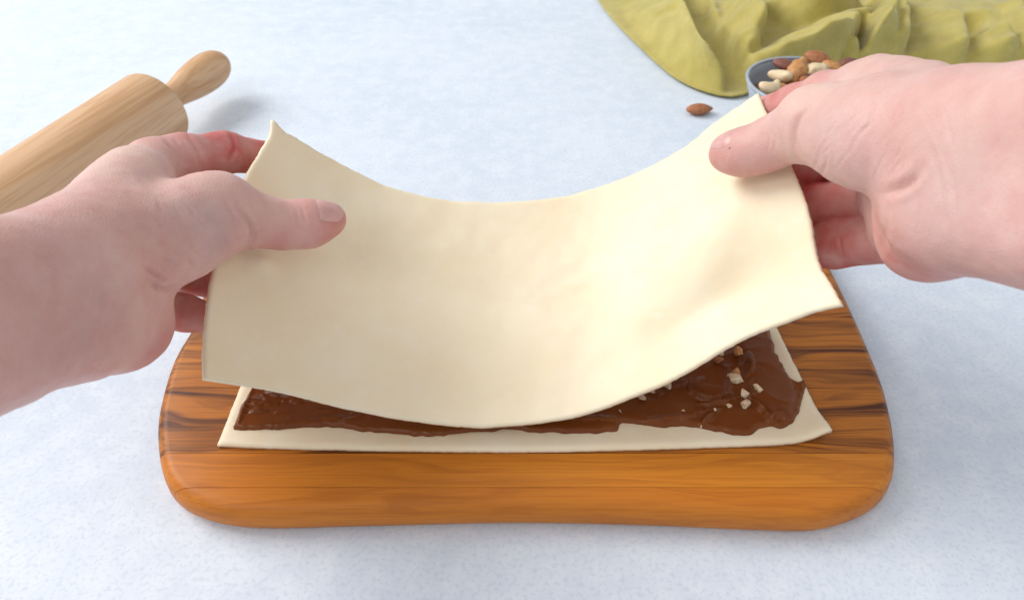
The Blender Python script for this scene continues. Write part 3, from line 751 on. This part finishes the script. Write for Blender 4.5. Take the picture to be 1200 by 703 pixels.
# ------------------------------------------------------------------ bowl of nuts
BC = G(946, 99, .040); BR = .0515
MST = mat_simple('grey_enamel', (.33, .38, .44), (.40, .45, .51), .16, 60, bump=.02)
bowl = empty('bowl', (BC[0], BC[1], .004)); tag(bowl, 'small round grey bowl of mixed nuts in front of the cloth', 'bowl')
po = [(0, .0005), (.0, .022), (.003, .030), (.010, .039), (.020, .0462), (.030, .0500), (.0365, BR), (.0385, BR+.0012), (.0395, BR+.0004), (.0385, BR-.0012)]
pi_ = [(.036, BR-.0022), (.030, .0480), (.020, .0442), (.011, .0370), (.005, .0280), (.003, .018), (.003, .0005)]
V, Fq = lathe([(z_, r_) for z_, r_ in po[:7]]+[(.0366, BR-.0014)]+pi_, 56); mesh_obj('shell', V, [f[::-1] for f in Fq], MST, bowl)
V = []; Fq = []; nr, nt = 64, 10
for i in range(nr):
    for j in range(nt):
        a, b = 2*math.pi*i/nr, 2*math.pi*j/nt; r_ = BR-.0002+.0017*math.cos(b)
        V.append((r_*math.cos(a), r_*math.sin(a), .0378+.0015*math.sin(b))); Fq.append((i*nt+j, ((i+1) % nr)*nt+j, ((i+1) % nr)*nt+(j+1) % nt, i*nt+(j+1) % nt))
mesh_obj('rim', V, Fq, MST, bowl)

MALM = mat_simple('almond_skin', (.30, .105, .04), (.44, .18, .075), .6, 260, bump=.4)
MDRK = mat_simple('dark_nut_skin', (.16, .055, .04), (.27, .10, .065), .55, 260, bump=.4)
MORG = mat_simple('roasted_nut', (.50, .22, .07), (.62, .33, .13), .5, 200, .2, bump=.4)
MPAL = mat_simple('pale_nut', (.72, .55, .33), (.82, .68, .46), .5, 200, .3, bump=.3)
MWHT = mat_simple('white_nut', (.60, .40, .22), (.86, .75, .58), .5, 220, .3, bump=.3)
def ico(sub=3):
    b = bmesh.new(); bmesh.ops.create_icosphere(b, subdivisions=sub, radius=1)
    V = np.array([v.co for v in b.verts]); Fq = [[x.index for x in f.verts] for f in b.faces]; b.free(); return V, Fq
ICO3, ICO2 = ico(3), ico(2)
def almond_shape(seed):
    V = ICO3[0].copy(); t = V[:, 0]
    k = np.where(t > 0, 1-.55*t**2, 1-.12*t**2); V[:, 1] *= .56*k; V[:, 2] *= .36*k
    V += .015*vnoise(V*np.array([2, 14, 14]), seed)[:, None]*V; return V
def cashew_shape(seed):
    V = ICO3[0].copy(); t = V[:, 0]*1.25
    r = .50*(1-.18*V[:, 0]); c = np.stack([np.sin(t)*.9, 1-np.cos(t)*1.0, 0*t], 1); nrm = np.stack([np.sin(t), -np.cos(t), 0*t], 1)
    V = c+nrm*(V[:, 1]*r)[:, None]+np.stack([0*t, 0*t, V[:, 2]*.46], 1); V[:, 1] -= .4
    return V
def walnut_shape(seed):
    V = ICO3[0].copy(); V = V*np.array([1, .6, .5]); n_ = 1-np.abs(vnoise(V*4.2+seed, seed)); V *= (.55+.55*n_)[:, None]; return V
def peanut_shape(seed):
    V = ICO3[0].copy(); V = V*np.array([1, .62, .6])*(1+.05*vnoise(V*3, seed))[:, None]; return V
def chunk_shape(seed):          # broken nut: cut by a few planes
    r = np.random.default_rng(seed); V = ICO3[0].copy()*np.array([1, .8, .7])
    for _ in range(9):
        nn = r.normal(size=3); nn /= np.linalg.norm(nn); dd = r.uniform(.22, .55); e = np.maximum(V@nn-dd, 0); V -= e[:, None]*nn
    V *= (1+.08*vnoise(V*5, seed))[:, None]; return V
def put(name, V, Fq, size, loc, rot, m, label, cat, group=None):
    o = mesh_obj(name, V*size*(.88 if '%s' % group == 'mixed nuts in the bowl' else 1), Fq, m); o.location = loc; o.rotation_euler = rot
    return tag(o, label, cat, group)
FB = 'mixed nuts in the bowl'
def bp(x, y, h): p = G(x, y, h); return (p[0], p[1], h)
put('cashew', cashew_shape(1), ICO3[1], .0135, bp(913, 88, .0450), (.5, .3, 2.1), MPAL, 'pale cashew curling upright in the bowl beside the almond', 'cashew', FB)
put('cashew', cashew_shape(2), ICO3[1], .0130, bp(902, 99, .0425), (.6, .1, .5), MPAL, 'pale cashew lying lowest at the bowl rim nearest the pastry corner', 'cashew', FB)
put('almond', almond_shape(3), ICO3[1], .0130, bp(920, 76, .0425), (.3, .1, -.5), MDRK, 'dark brown almond against the back rim of the bowl', 'almond', FB)
put('walnut_piece', walnut_shape(4), ICO3[1], .0165, bp(934, 84, .0455), (.2, -.5, .95), MORG, 'long orange brown walnut piece leaning in the bowl', 'walnut', FB)
put('almond', almond_shape(5), ICO3[1], .0150, bp(959, 69, .0455), (.5, .15, -.45), MALM, 'reddish brown almond on top at the back of the bowl', 'almond', FB)
put('walnut_piece', walnut_shape(6), ICO3[1], .0130, bp(958, 82, .0470), (.1, .1, .3), MPAL, 'pale knobbly walnut piece in the middle of the bowl', 'walnut', FB)
put('walnut_piece', walnut_shape(8), ICO3[1], .0120, bp(976, 80, .0465), (.3, .2, -.4), MORG, 'short tan walnut piece under the dark almond in the bowl', 'walnut', FB)
put('almond', almond_shape(9), ICO3[1], .0140, bp(997, 75, .0480), (.3, .1, .35), MDRK, 'dark red brown almond on the bowl rim next to the hand', 'almond', FB)
put('almond', almond_shape(10), ICO3[1], .0140, bp(945, 96, .0420), (.2, .2, 1.2), MALM, 'almond low in the bowl behind the thumb of the right hand', 'almond', FB)
put('peanut', peanut_shape(11), ICO3[1], .0090, bp(915, 104, .0380), (.2, .2, .2), MORG, 'small roasted peanut tucked below the cashews', 'peanut', FB)
rr = random.Random(5)
for k in range(14):
    a = k*2.4; r_ = .036*math.sqrt((k+.5)/14)
    put('almond', almond_shape(20+k), ICO3[1], .0145, (BC[0]+r_*math.cos(a), BC[1]+r_*math.sin(a), .030+rr.uniform(-.003, .003)), (rr.uniform(-.4, .4), rr.uniform(-.4, .4), rr.uniform(0, 6)), [MALM, MDRK][k % 2],
        'almond in the bottom layer of the nut bowl', 'almond', 'bottom layer of nuts in the bowl')
al = G(820, 128, .005)
put('almond', almond_shape(40), ICO3[1], .0130, (al[0], al[1], .0050), (0, 0, .12), MALM, 'single brown almond lying on the table beside the cloth', 'almond')

# ------------------------------------------------------------------ chopped nuts on the chocolate
FC = 'chopped nuts on the chocolate'
chunks = [(864, 443, 10.5, MWHT, 3, 'large angular white and orange nut chunk on the chocolate'), (863, 415, 10.5, MORG, 5, 'brown skinned nut chunk above the large angular one on the chocolate'),
  (842, 412, 6.8, MPAL, 6, 'tan nut chunk just under the sagging edge of the upper pastry'), (841, 424, 6.5, MALM, 7, 'small brown nut chunk below the tan one on the chocolate'),
  (872, 476, 8.6, MWHT, 8, 'rounded white nut chunk at the front of the chocolate swirl'), (871, 464, 6.8, MWHT, 9, 'flat cream nut chip resting behind the rounded white chunk'),
  (886, 458, 6.2, MPAL, 10, 'small round cream nut chunk toward the right pastry border'), (782, 453, 8.8, MWHT, 12, 'white nut chunk half under the upper pastry edge'),
  (765, 459, 5.8, MWHT, 13, 'small white nut chip between two chunks at the upper pastry edge'), (751, 465, 6.4, MWHT, 14, 'thin white nut sliver at the upper pastry edge'),
  (880, 390, 5.0, MPAL, 15, 'pale nut chip at the top corner of the exposed chocolate'), (855, 475, 4.2, MWHT, 16, 'flat white nut flake beside the rounded white chunk')]
for x, y, r, m, sd_, lab in chunks:
    p = G(x, y, CH+.003); q = np.linalg.norm(p-CAM); sz = r*.40/F*1.15
    put('nut_piece', chunk_shape(sd_), ICO3[1], sz, (p[0], p[1], choc_h(p)+sz*.32), (rr.uniform(-.4, .4), rr.uniform(-.4, .4), rr.uniform(0, 6)), m, lab, 'nut piece', FC)
put('nut_skin', chunk_shape(51), ICO3[1], .0040, (*G(860.5, 437.5, CH+.004)[:2], choc_h(G(860.5, 437.5, CH+.004))+.0035), (.5, .2, .3), MORG, 'orange skin side of the large angular nut chunk', 'nut piece', FC)
for x, y in [(727, 483), (801, 482), (822, 498), (836, 485)]:
    p = G(x, y, CH+.002)
    put('nut_crumb', chunk_shape(int(x)), ICO2[1] if False else ICO3[1], .0013, (p[0], p[1], choc_h(p)+.0006), (.3, .2, x), MWHT, 'tiny pale nut crumb dotted on the chocolate', 'nut crumb', 'tiny nut crumbs')
p = G(952, 509, BT+PT+.001)
put('chocolate_smear', chunk_shape(77)*np.array([1, .6, .35]), ICO3[1], .0024, (p[0], p[1], BT+PT+.0016), (0, 0, .4), MC, 'small chocolate smear on the bare pastry corner', 'chocolate')
